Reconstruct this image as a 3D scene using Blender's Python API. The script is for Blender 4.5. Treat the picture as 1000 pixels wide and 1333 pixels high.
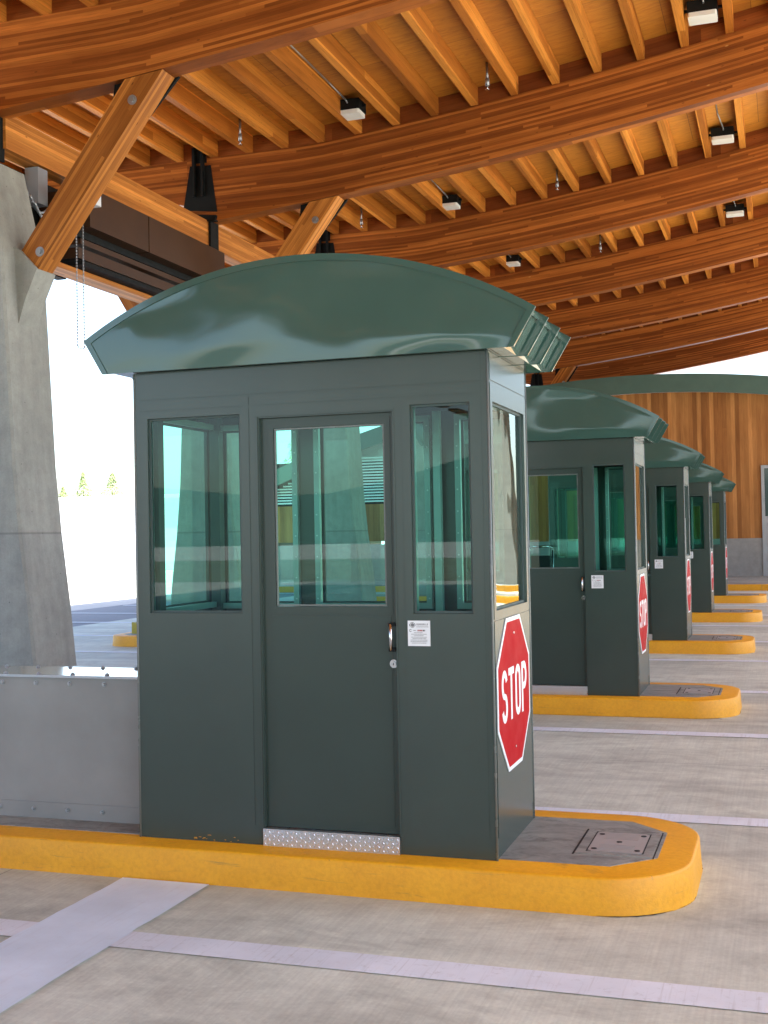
import bpy, math, random
from mathutils import Vector, Matrix
random.seed(7)
R = math.radians
for o in list(bpy.data.objects): bpy.data.objects.remove(o)
scene = bpy.context.scene
COL = scene.collection

# ------------------------------------------------------------------ camera
cam_d = bpy.data.cameras.new("camera"); cam = bpy.data.objects.new("camera", cam_d); COL.objects.link(cam)
cam_d.sensor_fit = 'HORIZONTAL'; cam_d.sensor_width = 36.0; cam_d.lens = 1.570969 * 36.0
cam_d.clip_start = 0.05; cam_d.clip_end = 3000
yaw, pitch, roll = -0.32038, 0.0192, -0.018864
fw = Vector((math.sin(yaw)*math.cos(pitch), math.cos(yaw)*math.cos(pitch), math.sin(pitch)))
rt = Vector((math.cos(yaw), -math.sin(yaw), 0)); up = rt.cross(fw)
r2 = math.cos(roll)*rt + math.sin(roll)*up; u2 = -math.sin(roll)*rt + math.cos(roll)*up
M = Matrix((r2, u2, -fw)).transposed().to_4x4(); M.translation = Vector((1.341, -5.6639, 1.5671))
cam.matrix_world = M
scene.camera = cam

# ------------------------------------------------------------------ world, sun, exposure
SUN_EL, SUN_H = R(62), Vector((1.0, -0.22, 0)).normalized()
SUN_DIR = Vector((SUN_H.x*math.cos(SUN_EL), SUN_H.y*math.cos(SUN_EL), math.sin(SUN_EL)))
w = bpy.data.worlds.new("World"); scene.world = w; w.use_nodes = True
nt = w.node_tree; nt.nodes.clear()
sky = nt.nodes.new('ShaderNodeTexSky'); sky.sky_type = 'NISHITA'; sky.sun_disc = False
sky.sun_elevation = SUN_EL; sky.sun_rotation = math.atan2(SUN_H.x, SUN_H.y)
sky.air_density = 1.0; sky.dust_density = 2.0; sky.ozone_density = 1.0
bg = nt.nodes.new('ShaderNodeBackground'); bg.inputs[1].default_value = 0.15
wo = nt.nodes.new('ShaderNodeOutputWorld')
nt.links.new(sky.outputs[0], bg.inputs[0]); nt.links.new(bg.outputs[0], wo.inputs[0])
sd = bpy.data.lights.new("sun", 'SUN'); sd.energy = 5.0; sd.angle = R(0.5); sd.color = (1.0, 0.95, 0.87)
so = bpy.data.objects.new("sun", sd); COL.objects.link(so)
so.rotation_euler = SUN_DIR.to_track_quat('Z', 'Y').to_euler(); so.location = (20, -5, 40)
scene.view_settings.view_transform = 'Standard'; scene.view_settings.look = 'None'
scene.view_settings.gamma = 1.0; scene.view_settings.use_curve_mapping = False
scene.view_settings.exposure = 2.1
scene.render.engine = 'CYCLES'
cy = scene.cycles
cy.use_denoising = True; cy.max_bounces = 14; cy.diffuse_bounces = 6; cy.glossy_bounces = 6
cy.transmission_bounces = 8; cy.transparent_max_bounces = 24
cy.sample_clamp_indirect = 8.0; cy.caustics_reflective = False; cy.caustics_refractive = False

# ------------------------------------------------------------------ materials
def mat(name):
    m = bpy.data.materials.new(name); m.use_nodes = True
    n = m.node_tree.nodes; n.clear()
    out = n.new('ShaderNodeOutputMaterial'); b = n.new('ShaderNodeBsdfPrincipled')
    m.node_tree.links.new(b.outputs[0], out.inputs[0])
    return m, m.node_tree, b, out
def N(t, typ, **kw):
    n = t.nodes.new(typ)
    for k, v in kw.items():
        if k.startswith('i_'): n.inputs[k[2:].replace('_', ' ')].default_value = v
        else: setattr(n, k, v)
    return n
def L(t, a, b): t.links.new(a, b)
def mapping(t, kind='Object', scale=(1, 1, 1), rot=(0, 0, 0), rnd=0.0):
    tc = N(t, 'ShaderNodeTexCoord'); mp = N(t, 'ShaderNodeMapping')
    mp.inputs['Scale'].default_value = scale; mp.inputs['Rotation'].default_value = rot
    if rnd:
        oi = N(t, 'ShaderNodeObjectInfo'); mu = N(t, 'ShaderNodeVectorMath', operation='SCALE')
        cb = N(t, 'ShaderNodeCombineXYZ'); L(t, oi.outputs['Random'], cb.inputs[0]); L(t, oi.outputs['Random'], cb.inputs[1])
        L(t, cb.outputs[0], mu.inputs[0]); mu.inputs['Scale'].default_value = rnd
        ad = N(t, 'ShaderNodeVectorMath', operation='ADD'); L(t, tc.outputs[kind], ad.inputs[0]); L(t, mu.outputs[0], ad.inputs[1])
        L(t, ad.outputs[0], mp.inputs[0])
    else: L(t, tc.outputs[kind], mp.inputs[0])
    return mp.outputs[0]
def noise(t, vec, scale, detail=4, rough=.55, dist=0.0):
    n = N(t, 'ShaderNodeTexNoise'); L(t, vec, n.inputs['Vector'])
    n.inputs['Scale'].default_value = scale; n.inputs['Detail'].default_value = detail
    n.inputs['Roughness'].default_value = rough; n.inputs['Distortion'].default_value = dist
    return n.outputs[0]
def ramp(t, fac, stops):
    r = N(t, 'ShaderNodeValToRGB'); L(t, fac, r.inputs[0])
    e = r.color_ramp.elements
    while len(e) < len(stops): e.new(0.5)
    for k, (p, c) in enumerate(stops):
        e[k].position = p; e[k].color = (c if len(c) == 4 else (*c, 1)) if not isinstance(c, float) else (c, c, c, 1)
    return r.outputs[0]
def mix(t, a, b, fac, mode='MIX'):
    m = N(t, 'ShaderNodeMix', data_type='RGBA', blend_type=mode)
    for s, v in ((m.inputs[6], a), (m.inputs[7], b), (m.inputs[0], fac)):
        if hasattr(v, 'links'): L(t, v, s)
        elif isinstance(v, (int, float)): s.default_value = v
        else: s.default_value = (*v, 1)
    return m.outputs[2]
def bump(t, b, h, strength=.3, dist=.01):
    n = N(t, 'ShaderNodeBump'); n.inputs['Strength'].default_value = strength; n.inputs['Distance'].default_value = dist
    L(t, h, n.inputs['Height']); L(t, n.outputs[0], b.inputs['Normal'])
    return n

def wood(name, c1, c2, row=.038, length=2.3, rough=.5, rnd=9.0, dark=(.16, .045, .010), knots=True):
    m, t, b, o = mat(name)
    uv = mapping(t, 'UV', rnd=rnd)
    def mt(op, a, b_=None):
        m_ = N(t, 'ShaderNodeMath', operation=op)
        for i_, v_ in enumerate((a, b_)):
            if v_ is None: continue
            if hasattr(v_, 'links'): L(t, v_, m_.inputs[i_])
            else: m_.inputs[i_].default_value = v_
        return m_.outputs[0]
    sp = N(t, 'ShaderNodeSeparateXYZ'); L(t, uv, sp.inputs[0])
    rv = mt('DIVIDE', sp.outputs[1], row); ri = mt('FLOOR', rv); rf_ = mt('FRACT', rv)
    wn = N(t, 'ShaderNodeTexWhiteNoise', noise_dimensions='1D'); L(t, mt('ADD', ri, .37), wn.inputs['W'])
    bu = mt('ADD', mt('DIVIDE', sp.outputs[0], length), mt('MULTIPLY', wn.outputs[0], 7.3)); bi = mt('FLOOR', bu); bf = mt('FRACT', bu)
    cb_ = N(t, 'ShaderNodeCombineXYZ'); L(t, ri, cb_.inputs[0]); L(t, bi, cb_.inputs[1])
    w2 = N(t, 'ShaderNodeTexWhiteNoise', noise_dimensions='2D'); L(t, cb_.outputs[0], w2.inputs['Vector'])
    base = ramp(t, w2.outputs[0], [(0.0, tuple(x*.80 for x in c2)), (.35, c2), (.75, c1), (1.0, tuple(min(1, x*1.22) for x in c1))])
    edge = mt('MAXIMUM', mt('LESS_THAN', rf_, .03 if row < .06 else .02), mt('LESS_THAN', bf, .002/length))
    base = mix(t, base, dark, mt('MULTIPLY', edge, .55))
    mp = N(t, 'ShaderNodeMapping'); L(t, uv, mp.inputs[0]); mp.inputs['Scale'].default_value = (2.0, 75, 1)
    g = noise(t, mp.outputs[0], 1.0, 6, .65, .6)
    c = mix(t, base, ramp(t, g, [(.25, (.55, .48, .40)), (.5, (1., 1., 1.)), (.75, (1.22, 1.22, 1.2))]), .75, 'MULTIPLY')
    mp2 = N(t, 'ShaderNodeMapping'); L(t, uv, mp2.inputs[0]); mp2.inputs['Scale'].default_value = (.5, 4, 1)
    g2 = noise(t, mp2.outputs[0], 1.0, 3)
    c = mix(t, c, ramp(t, g2, [(.3, (.74, .66, .58)), (.62, (1.12, 1.1, 1.08))]), .8, 'MULTIPLY')
    if knots:
        mp3 = N(t, 'ShaderNodeMapping'); L(t, uv, mp3.inputs[0]); mp3.inputs['Scale'].default_value = (2.6, 8.5, 1)
        vo = N(t, 'ShaderNodeTexVoronoi'); L(t, mp3.outputs[0], vo.inputs['Vector']); vo.inputs['Scale'].default_value = 1.0
        k = ramp(t, vo.outputs['Distance'], [(.035, 1.0), (.075, 0.0)])
        c = mix(t, c, (.10, .028, .008), N_mul(t, k, .8))
        mp4 = N(t, 'ShaderNodeMapping'); L(t, uv, mp4.inputs[0]); mp4.inputs['Scale'].default_value = (.9, 2.6, 1); mp4.inputs['Location'].default_value = (3.3, 5.1, 0)
        vo2 = N(t, 'ShaderNodeTexVoronoi'); L(t, mp4.outputs[0], vo2.inputs['Vector']); vo2.inputs['Scale'].default_value = 1.0
        c = mix(t, c, (.66, .36, .12), ramp(t, vo2.outputs['Distance'], [(.024, .8), (.038, 0.0)]))
    ob = N(t, 'ShaderNodeObjectInfo')
    c = mix(t, c, ramp(t, ob.outputs['Random'], [(0.0, (.74, .70, .66)), (.5, (1., 1., 1.)), (1.0, (1.14, 1.16, 1.18))]), 1.0, 'MULTIPLY')
    L(t, c, b.inputs['Base Color']); b.inputs['Roughness'].default_value = rough
    b.inputs['Specular IOR Level'].default_value = .2
    bump(t, b, g, .12, .002)
    return m
def N_mul(t, a, v):
    m = N(t, 'ShaderNodeMath', operation='MULTIPLY'); L(t, a, m.inputs[0]); m.inputs[1].default_value = v
    return m.outputs[0]

M_ = {}
M_['beam'] = wood('glulam', (.42, .140, .028), (.265, .076, .015), length=4.6, rough=.42)
M_['joist'] = wood('joist_wood', (.64, .255, .044), (.47, .160, .025), row=.14, length=7)
M_['strut'] = wood('strut_wood', (.56, .225, .048), (.43, .155, .030), row=.045, length=5)
M_['plank'] = wood('cladding_boards', (.44, .195, .060), (.31, .120, .032), row=.135, length=30, rnd=0, dark=(.05, .015, .004), knots=False)
M_['block'] = wood('blocking_wood', (.30, .09, .02), (.22, .06, .014), row=.3, length=3)

def plywood():
    m, t, b, o = mat('plywood')
    v = mapping(t, 'Object')
    br = N(t, 'ShaderNodeTexBrick'); L(t, v, br.inputs[0]); br.offset = .5
    for k, x in (('Scale', 1.0), ('Mortar Size', .004), ('Brick Width', 1.22), ('Row Height', 2.44), ('Bias', 0.)): br.inputs[k].default_value = x
    br.inputs['Color1'].default_value = (.60, .25, .028, 1); br.inputs['Color2'].default_value = (.44, .165, .018, 1); br.inputs['Mortar'].default_value = (.15, .05, .015, 1)
    v2 = mapping(t, 'Object', scale=(1.2, 6, 1))
    g = noise(t, v2, 2.2, 5, .6, 1.2)
    c = mix(t, br.outputs[0], ramp(t, g, [(.3, (.72, .6, .5)), (.55, (1., 1., 1.)), (.75, (1.15, 1.15, 1.1))]), .85, 'MULTIPLY')
    L(t, c, b.inputs['Base Color']); b.inputs['Roughness'].default_value = .6
    return m
M_['ply'] = plywood()

def paint(name, c, rough=.4, coat=0.0, bumpy=.0, spec=.5, metallic=0.0, dirt=0.0, even=False):
    m, t, b, o = mat(name)
    v = mapping(t, 'Object')
    g = noise(t, v, 3.0, 4)
    cc = mix(t, c, tuple(x*.72 for x in c), N_mul(t, ramp(t, g, [(.35, 0.0), (.75, 1.0)]), .35 + dirt))
    L(t, cc, b.inputs['Base Color']); b.inputs['Roughness'].default_value = rough
    if not even: L(t, ramp(t, noise(t, v, 9, 4), [(.2, max(.02, rough*.8)), (.8, min(1., rough*1.25))]), b.inputs['Roughness'])
    b.inputs['Coat Weight'].default_value = coat; b.inputs['Coat Roughness'].default_value = .08
    b.inputs['Specular IOR Level'].default_value = spec; b.inputs['Metallic'].default_value = metallic
    if bumpy: bump(t, b, noise(t, v, 260, 2), bumpy, .0006)
    return m
M_['body'] = paint('booth_paint', (.036, .056, .047), .26, .0, 0, .65, even=True)
M_['door'] = paint('door_paint', (.033, .052, .043), .28, 0, 0, even=True)
M_['roof'] = paint('roof_enamel', (.046, .098, .080), .07, .22, 0, .55)
M_['inner'] = paint('interior_paint', (.055, .085, .080), .5)
M_['alu'] = paint('aluminium', (.62, .66, .67), .35, metallic=.85)
M_['bead'] = paint('edge_bead', (.16, .18, .17), .25)  # paler than the body, painting a highlight onto the booth corners
M_['frame'] = paint('window_frame_metal', (.40, .50, .48), .35, metallic=.4)
M_['chrome'] = paint('polished_metal', (.72, .72, .72), .18, metallic=1)
M_['tread'] = paint('tread_plate', (.70, .71, .72), .30, metallic=.9)
M_['steel'] = paint('black_steel', (.012, .013, .013), .6, spec=.12)
M_['brown'] = paint('brown_sheet', (.060, .027, .012), .36, dirt=.3, spec=.3, even=True)
M_['galv'] = paint('galvanised', (.42, .44, .46), .4, metallic=.7)
M_['white'] = paint('white_enamel', (.80, .81, .82), .35)
M_['red'] = paint('sign_red', (.42, .006, .012), .5, 0, spec=.05)
M_['signwhite'] = paint('sign_white', (.80, .82, .84), .35)
M_['ink'] = paint('ink', (.03, .03, .035), .6)
M_['redink'] = paint('red_ink', (.35, .04, .04), .6)
M_['greenmetal'] = paint('green_metal', (.075, .135, .105), .5)
M_['rubber'] = paint('black_sealant', (.012, .012, .012), .8)
M_['cover'] = paint('cover_composite', (.34, .32, .29), .75)
M_['olive'] = paint('pipe_paint', (.42, .36, .05), .5)
M_['wallwhite'] = paint('white_wall', (.82, .82, .80), .7)
M_['lens'] = paint('lens_plastic', (.85, .85, .80), .4)
M_['roofing'] = paint('pale_roofing', (.6, .6, .6), .6)

def stainless():
    m, t, b, o = mat('stainless')
    v = mapping(t, 'Object', scale=(1, 1, 30))
    b.inputs['Metallic'].default_value = .3
    n1 = noise(t, mapping(t, 'Object'), 2.5, 5)
    L(t, ramp(t, n1, [(.3, (.25, .25, .24)), (.7, (.31, .31, .30))]), b.inputs['Base Color'])
    b.inputs['Roughness'].default_value = .6
    bump(t, b, noise(t, mapping(t, 'Object'), 1.6, 2), .4, .012)
    return m
M_['stainless'] = stainless()
M_['mirror'] = paint('polished_cap', (.80, .80, .80), .10, metallic=.95)

def concrete(name, c1, c2, lines=None, rough=.8, form=False, streak=False, slab=False):
    m, t, b, o = mat(name)
    v = mapping(t, 'Object')
    n1 = noise(t, v, .55, 6, .6); n2 = noise(t, v, 6, 6, .65); n3 = noise(t, v, 55, 3, .6)
    c = ramp(t, n1, [(.3, c2), (.68, c1)])
    c = mix(t, c, ramp(t, n2, [(.3, (.82, .82, .82)), (.7, (1.1, 1.1, 1.09))]), .8, 'MULTIPLY')
    c = mix(t, c, ramp(t, n3, [(.25, (.88, .88, .88)), (.7, (1.06, 1.06, 1.06))]), .7, 'MULTIPLY')
    h = n3
    if streak:
        # tyre dirt drawn out along the lanes, broom marks across them
        vs = mapping(t, 'Object', scale=(.12, 1.3, 1))
        s = noise(t, vs, 1.0, 5, .6, .5)
        c = mix(t, c, ramp(t, s, [(.42, (1., 1., 1.)), (.70, (.62, .62, .64))]), .8, 'MULTIPLY')
        sm_ = noise(t, mapping(t, 'Object', scale=(.9, 1.6, 1)), 1.3, 7, .7, 1.0)
        c = mix(t, c, ramp(t, sm_, [(.46, (1., 1., 1.)), (.74, (.58, .57, .57))]), .8, 'MULTIPLY')
        vb = mapping(t, 'Object', scale=(70, 1.3, 1), rot=(0, 0, R(4)))
        bn = noise(t, vb, 1.0, 3, .6)
        c = mix(t, c, ramp(t, bn, [(.3, (.86, .86, .86)), (.65, (1.06, 1.06, 1.06))]), .6, 'MULTIPLY')
        h = bn
        # scattered specks
        vo = N(t, 'ShaderNodeTexVoronoi'); L(t, v, vo.inputs['Vector']); vo.inputs['Scale'].default_value = 3.2
        c = mix(t, c, (.05, .045, .04), ramp(t, vo.outputs['Distance'], [(.03, .75), (.045, 0.0)]))
        # sawn joints every 5.92 m down the lane centres and every 4.5 m across
        sx = N(t, 'ShaderNodeSeparateXYZ'); L(t, v, sx.inputs[0])
        fac = None
        for ax, per, off in ((1, 5.92, -2.35), (0, 4.5, 1.9)):
            a = N(t, 'ShaderNodeMath', operation='SUBTRACT'); L(t, sx.outputs[ax], a.inputs[0]); a.inputs[1].default_value = off
            p = N(t, 'ShaderNodeMath', operation='PINGPONG'); L(t, a.outputs[0], p.inputs[0]); p.inputs[1].default_value = per/2
            l = N(t, 'ShaderNodeMath', operation='LESS_THAN'); L(t, p.outputs[0], l.inputs[0]); l.inputs[1].default_value = .004
            if fac is None: fac = l.outputs[0]
            else:
                mm = N(t, 'ShaderNodeMath', operation='MAXIMUM'); L(t, fac, mm.inputs[0]); L(t, l.outputs[0], mm.inputs[1]); fac = mm.outputs[0]
        c = mix(t, c, (.06, .055, .05), N_mul(t, fac, .6))
    if slab:
        st = noise(t, mapping(t, 'Object', scale=(1.5, 3, 1)), 2.6, 8, .75, 1.5)
        c = mix(t, c, ramp(t, st, [(.36, (.52, .50, .50)), (.50, (1., 1., 1.)), (.66, (1.22, 1.2, 1.18))]), .9, 'MULTIPLY')
    if form:
        vz = N(t, 'ShaderNodeSeparateXYZ'); L(t, v, vz.inputs[0])
        a = N(t, 'ShaderNodeMath', operation='SUBTRACT'); L(t, vz.outputs[2], a.inputs[0]); a.inputs[1].default_value = 1.67
        p = N(t, 'ShaderNodeMath', operation='ABSOLUTE'); L(t, a.outputs[0], p.inputs[0])
        c = mix(t, c, tuple(x*.6 for x in c2), ramp(t, p.outputs[0], [(.004, .7), (.02, 0.0)]))
        g = N(t, 'ShaderNodeMath', operation='GREATER_THAN'); L(t, vz.outputs[2], g.inputs[0]); g.inputs[1].default_value = 1.67
        c = mix(t, c, (1.09, 1.08, 1.05), g.outputs[0], 'MULTIPLY')
        vv = mapping(t, 'Object', scale=(5, 5, .5)); s = noise(t, vv, 1.0, 4)
        c = mix(t, c, ramp(t, s, [(.35, (.85, .85, .85)), (.65, (1.08, 1.08, 1.08))]), .8, 'MULTIPLY')
        vo = N(t, 'ShaderNodeTexVoronoi'); L(t, v, vo.inputs['Vector']); vo.inputs['Scale'].default_value = 5
        c = mix(t, c, (.09, .085, .08), ramp(t, vo.outputs['Distance'], [(.03, .7), (.05, 0.0)]))
    L(t, c, b.inputs['Base Color']); b.inputs['Roughness'].default_value = rough
    bump(t, b, h, .15, .002)
    return m
M_['lane'] = concrete('lane_concrete', (.70, .73, .61), (.56, .585, .49), streak=True, rough=.62)
M_['apron'] = concrete('apron_concrete', (.50, .49, .46), (.42, .41, .39))
M_['asphalt'] = concrete('asphalt', (.24, .245, .26), (.20, .205, .22))
M_['column'] = concrete('column_concrete', (.38, .385, .35), (.29, .295, .275), form=True)
M_['slab'] = concrete('slab_concrete', (.36, .37, .325), (.19, .195, .175), rough=.7, slab=True)
M_['basewall'] = concrete('base_concrete', (.33, .315, .29), (.26, .25, .23))
M_['reflection_hill'] = concrete('reflection_hill_forest', (.06, .085, .07), (.035, .055, .045))
M_['grass'] = concrete('reflection_verge', (.20, .21, .14), (.13, .14, .09))

def roadpaint(name, c, under, wear=.45):
    m, t, b, o = mat(name)
    v = mapping(t, 'Object')
    n = noise(t, v, 28, 6, .7); s = noise(t, mapping(t, 'Object', scale=(60, 2, 1)), 1.0, 4, .6)
    f = mix(t, ramp(t, n, [(.56, 0.0), (.74, 1.0)]), ramp(t, s, [(.55, 0.0), (.75, 1.0)]), .5)
    big = noise(t, v, 2.0, 4)
    cc = mix(t, c, tuple(x*.82 for x in c), ramp(t, big, [(.35, 0.0), (.7, 1.0)]))
    cc = mix(t, cc, under, N_mul(t, f, wear))
    L(t, cc, b.inputs['Base Color']); b.inputs['Roughness'].default_value = .6
    bump(t, b, n, .3, .002)
    return m
M_['line'] = roadpaint('lane_line_paint', (.76, .80, .84), (.40, .39, .36), .9)
M_['bar'] = roadpaint('stop_bar_paint', (.74, .84, .92), (.5, .49, .5), .4)

def kerbpaint():
    m, t, b, o = mat('kerb_paint')
    v = mapping(t, 'Object')
    n = noise(t, v, 3, 5); n2 = noise(t, v, 40, 4, .7)
    c = ramp(t, n, [(.3, (.70, .305, .006)), (.7, (.80, .375, .010))])
    c = mix(t, c, ramp(t, n2, [(.3, (.88, .86, .8)), (.6, (1.04, 1.04, 1.04))]), .8, 'MULTIPLY')
    # scuffs near the foot of the kerb
    sz = N(t, 'ShaderNodeSeparateXYZ'); L(t, v, sz.inputs[0])
    low = N(t, 'ShaderNodeMapRange'); L(t, sz.outputs[2], low.inputs[0]); low.inputs[1].default_value = -.17; low.inputs[2].default_value = -.10; low.inputs[3].default_value = 1; low.inputs[4].default_value = 0
    sc = noise(t, mapping(t, 'Object', scale=(6, 6, 18)), 2.0, 6, .75)
    f = N(t, 'ShaderNodeMath', operation='MULTIPLY'); L(t, low.outputs[0], f.inputs[0]); L(t, ramp(t, sc, [(.56, 0.0), (.66, 1.0)]), f.inputs[1])
    c = mix(t, c, (.30, .22, .10), N_mul(t, f.outputs[0], .6))
    chip = noise(t, v, 14, 5, .8)
    c = mix(t, c, (.20, .15, .09), ramp(t, chip, [(.69, 0.0), (.71, .7)]))
    sf = noise(t, mapping(t, 'Object', scale=(2.2, 2.2, 26)), 1.6, 7, .72, .4)
    c = mix(t, c, (.16, .11, .05), ramp(t, sf, [(.60, 0.0), (.78, .75)]))
    L(t, c, b.inputs['Base Color']); b.inputs['Roughness'].default_value = .5
    bump(t, b, n2, .5, .004)
    return m
M_['kerb'] = kerbpaint()

def glass(name, tint, wav=.0, refl=1.0):
    m, t, b, o = mat(name)
    t.nodes.remove(b)
    tr = N(t, 'ShaderNodeBsdfTransparent'); tr.inputs[0].default_value = (*tint, 1)
    gl = N(t, 'ShaderNodeBsdfGlossy'); gl.inputs['Roughness'].default_value = .008; gl.inputs[0].default_value = (.92, 1.0, .97, 1)
    fr = N(t, 'ShaderNodeFresnel'); fr.inputs[0].default_value = 1.5
    mu = N(t, 'ShaderNodeMath', operation='MULTIPLY'); L(t, fr.outputs[0], mu.inputs[0]); mu.inputs[1].default_value = .85*refl
    mu.use_clamp = True
    ms = N(t, 'ShaderNodeMixShader'); L(t, mu.outputs[0], ms.inputs[0]); L(t, tr.outputs[0], ms.inputs[1]); L(t, gl.outputs[0], ms.inputs[2])
    L(t, ms.outputs[0], o.inputs[0])
    if wav:
        v = mapping(t, 'Object', scale=(1, 1, .7))
        bn = N(t, 'ShaderNodeBump'); bn.inputs['Strength'].default_value = 1.0; bn.inputs['Distance'].default_value = wav
        L(t, noise(t, v, 3.5, 1), bn.inputs['Height']); L(t, bn.outputs[0], gl.inputs['Normal'])
    return m
M_['glass'] = glass('tinted_glass', (.50, .84, .76), .0)
M_['sideglass'] = glass('side_glass', (.47, .80, .71), .0010, 1.5)
M_['darkglass'] = paint('dark_glass', (.02, .04, .035), .06, spec=.8)

def foliage():
    m, t, b, o = mat('conifer_foliage')
    n = noise(t, mapping(t, 'Object', rnd=30), 1.5, 3)
    L(t, ramp(t, n, [(.3, (.22, .30, .10)), (.7, (.36, .44, .18))]), b.inputs['Base Color']); b.inputs['Roughness'].default_value = .8
    return m
M_['leaf'] = foliage()
M_['bark'] = paint('bark', (.10, .07, .05), .9)

# ------------------------------------------------------------------ mesh helpers
class MB:
    def __init__(s): s.v = []; s.f = []; s.uv = []; s.mi = []; s.sm = []
    def poly(s, pts, uvs=None, m=0, sm=False):
        i = len(s.v); s.v += [tuple(p) for p in pts]; s.f.append(tuple(range(i, i+len(pts))))
        if uvs is None:
            a, b_, c = Vector(pts[0]), Vector(pts[1]), Vector(pts[2]); n = (b_-a).cross(c-b_)
            ax = max(range(3), key=lambda k: abs(n[k])); k1, k2 = [(1, 2), (0, 2), (0, 1)][ax]
            uvs = [(p[k1], p[k2]) for p in pts]
        s.uv.append(list(uvs)); s.mi.append(m); s.sm.append(sm)
    def box(s, a, b, m=0):
        x0, y0, z0 = [min(a[k], b[k]) for k in range(3)]; x1, y1, z1 = [max(a[k], b[k]) for k in range(3)]
        P = lambda i, j, k: ((x0, x1)[i], (y0, y1)[j], (z0, z1)[k])
        for q in (((0,0,0),(0,1,0),(1,1,0),(1,0,0)), ((0,0,1),(1,0,1),(1,1,1),(0,1,1)), ((0,0,0),(1,0,0),(1,0,1),(0,0,1)),
                  ((1,0,0),(1,1,0),(1,1,1),(1,0,1)), ((1,1,0),(0,1,0),(0,1,1),(1,1,1)), ((0,1,0),(0,0,0),(0,0,1),(0,1,1))):
            s.poly([P(*c) for c in q], m=m)
        return s
    def bar(s, p0, p1, w, h, up=(0, 0, 1), m=0):
        p0, p1 = Vector(p0), Vector(p1); d = (p1-p0); Ln = d.length; d.normalize()
        sd_ = d.cross(Vector(up)).normalized(); u = sd_.cross(d)
        c = [(-w/2, -h/2), (w/2, -h/2), (w/2, h/2), (-w/2, h/2)]
        A = [p0+sd_*a+u*b for a, b in c]; B = [p1+sd_*a+u*b for a, b in c]
        vv = 0
        for k in range(4):
            k2 = (k+1) % 4; wd = (w, h)[k % 2]
            s.poly([A[k], B[k], B[k2], A[k2]][::-1], [(0, vv), (Ln, vv), (Ln, vv+wd), (0, vv+wd)][::-1], m); vv += wd
        s.poly(A, [(0.01*a, b) for a, b in c], m); s.poly(B[::-1], [(0.01*a, b) for a, b in c][::-1], m)
        return s
    def cyl(s, p0, p1, r, n=16, m=0, r1=None, caps=True, sm=True):
        p0, p1 = Vector(p0), Vector(p1); r1 = r if r1 is None else r1; d = (p1-p0).normalized()
        a = d.orthogonal().normalized(); b = d.cross(a)
        A = [p0+(a*math.cos(t)+b*math.sin(t))*r for t in [2*math.pi*k/n for k in range(n)]]
        B = [p1+(a*math.cos(t)+b*math.sin(t))*r1 for t in [2*math.pi*k/n for k in range(n)]]
        for k in range(n): s.poly([A[k], A[(k+1) % n], B[(k+1) % n], B[k]], m=m, sm=sm)
        if caps: s.poly(A[::-1], m=m); s.poly(B, m=m)
        return s
    def prism(s, pts, f0, f1, m=0):
        """pts: 2-D outline; f0,f1 map (a,b) to the two end faces"""
        A = [f0(*p) for p in pts]; B = [f1(*p) for p in pts]; n = len(pts)
        s.poly(A, pts, m); s.poly(B[::-1], pts[::-1], m); u = 0
        for k in range(n):
            k2 = (k+1) % n; l = (Vector(A[k2])-Vector(A[k])).length; dd = (Vector(B[k])-Vector(A[k])).length
            s.poly([A[k2], A[k], B[k], B[k2]], [(u+l, 0), (u, 0), (u, dd), (u+l, dd)], m); u += l
        return s
    def tube(s, pts, r, n=8, m=0):
        for a, b in zip(pts[:-1], pts[1:]): s.cyl(a, b, r, n, m)
        return s
    def build(s, name, mats, parent=None, origin=None, weld=False):
        org = Vector(origin) if origin is not None else (wloc(parent) if parent else Vector((0, 0, 0)))
        me = bpy.data.meshes.new(name)
        me.from_pydata([tuple(Vector(v)-org) for v in s.v], [], s.f)
        ul = me.uv_layers.new(name='UVMap'); k = 0
        flat = [c for f in s.uv for c in f]
        ul.data.foreach_set('uv', [x for c in flat for x in c])
        me.polygons.foreach_set('material_index', s.mi); me.polygons.foreach_set('use_smooth', s.sm)
        for x in (mats if isinstance(mats, (list, tuple)) else [mats]): me.materials.append(M_[x] if isinstance(x, str) else x)
        import bmesh
        bm = bmesh.new(); bm.from_mesh(me)
        if any(s.sm) or weld: bmesh.ops.remove_doubles(bm, verts=bm.verts, dist=1e-5)
        bmesh.ops.recalc_face_normals(bm, faces=bm.faces)
        bm.to_mesh(me); bm.free()
        o = bpy.data.objects.new(name, me); COL.objects.link(o)
        if parent: o.parent = parent
        else: o.location = org
        return o
def wloc(o):
    v = Vector((0, 0, 0))
    while o: v += o.location; o = o.parent
    return v
def thing(name, label, cat, loc, group=None, rotz=0):
    o = bpy.data.objects.new(name, None); COL.objects.link(o); o.location = loc; o.rotation_euler.z = rotz
    o.empty_display_size = .2
    return tag(o, label, cat, group)
def tag(o, label=None, cat=None, group=None, kind=None):
    if label: o['label'] = label
    if cat: o['category'] = cat
    if group: o['group'] = group
    if kind: o['kind'] = kind
    return o
KIDS = lambda o: [c for c in bpy.data.objects if c.parent == o]
def copy_tree(o, parent=None):
    c = o.copy(); COL.objects.link(c); c.parent = parent
    for ch in list(o.children): copy_tree(ch, c)
    return c
def struct(o): o['kind'] = 'structure'; return o

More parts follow.
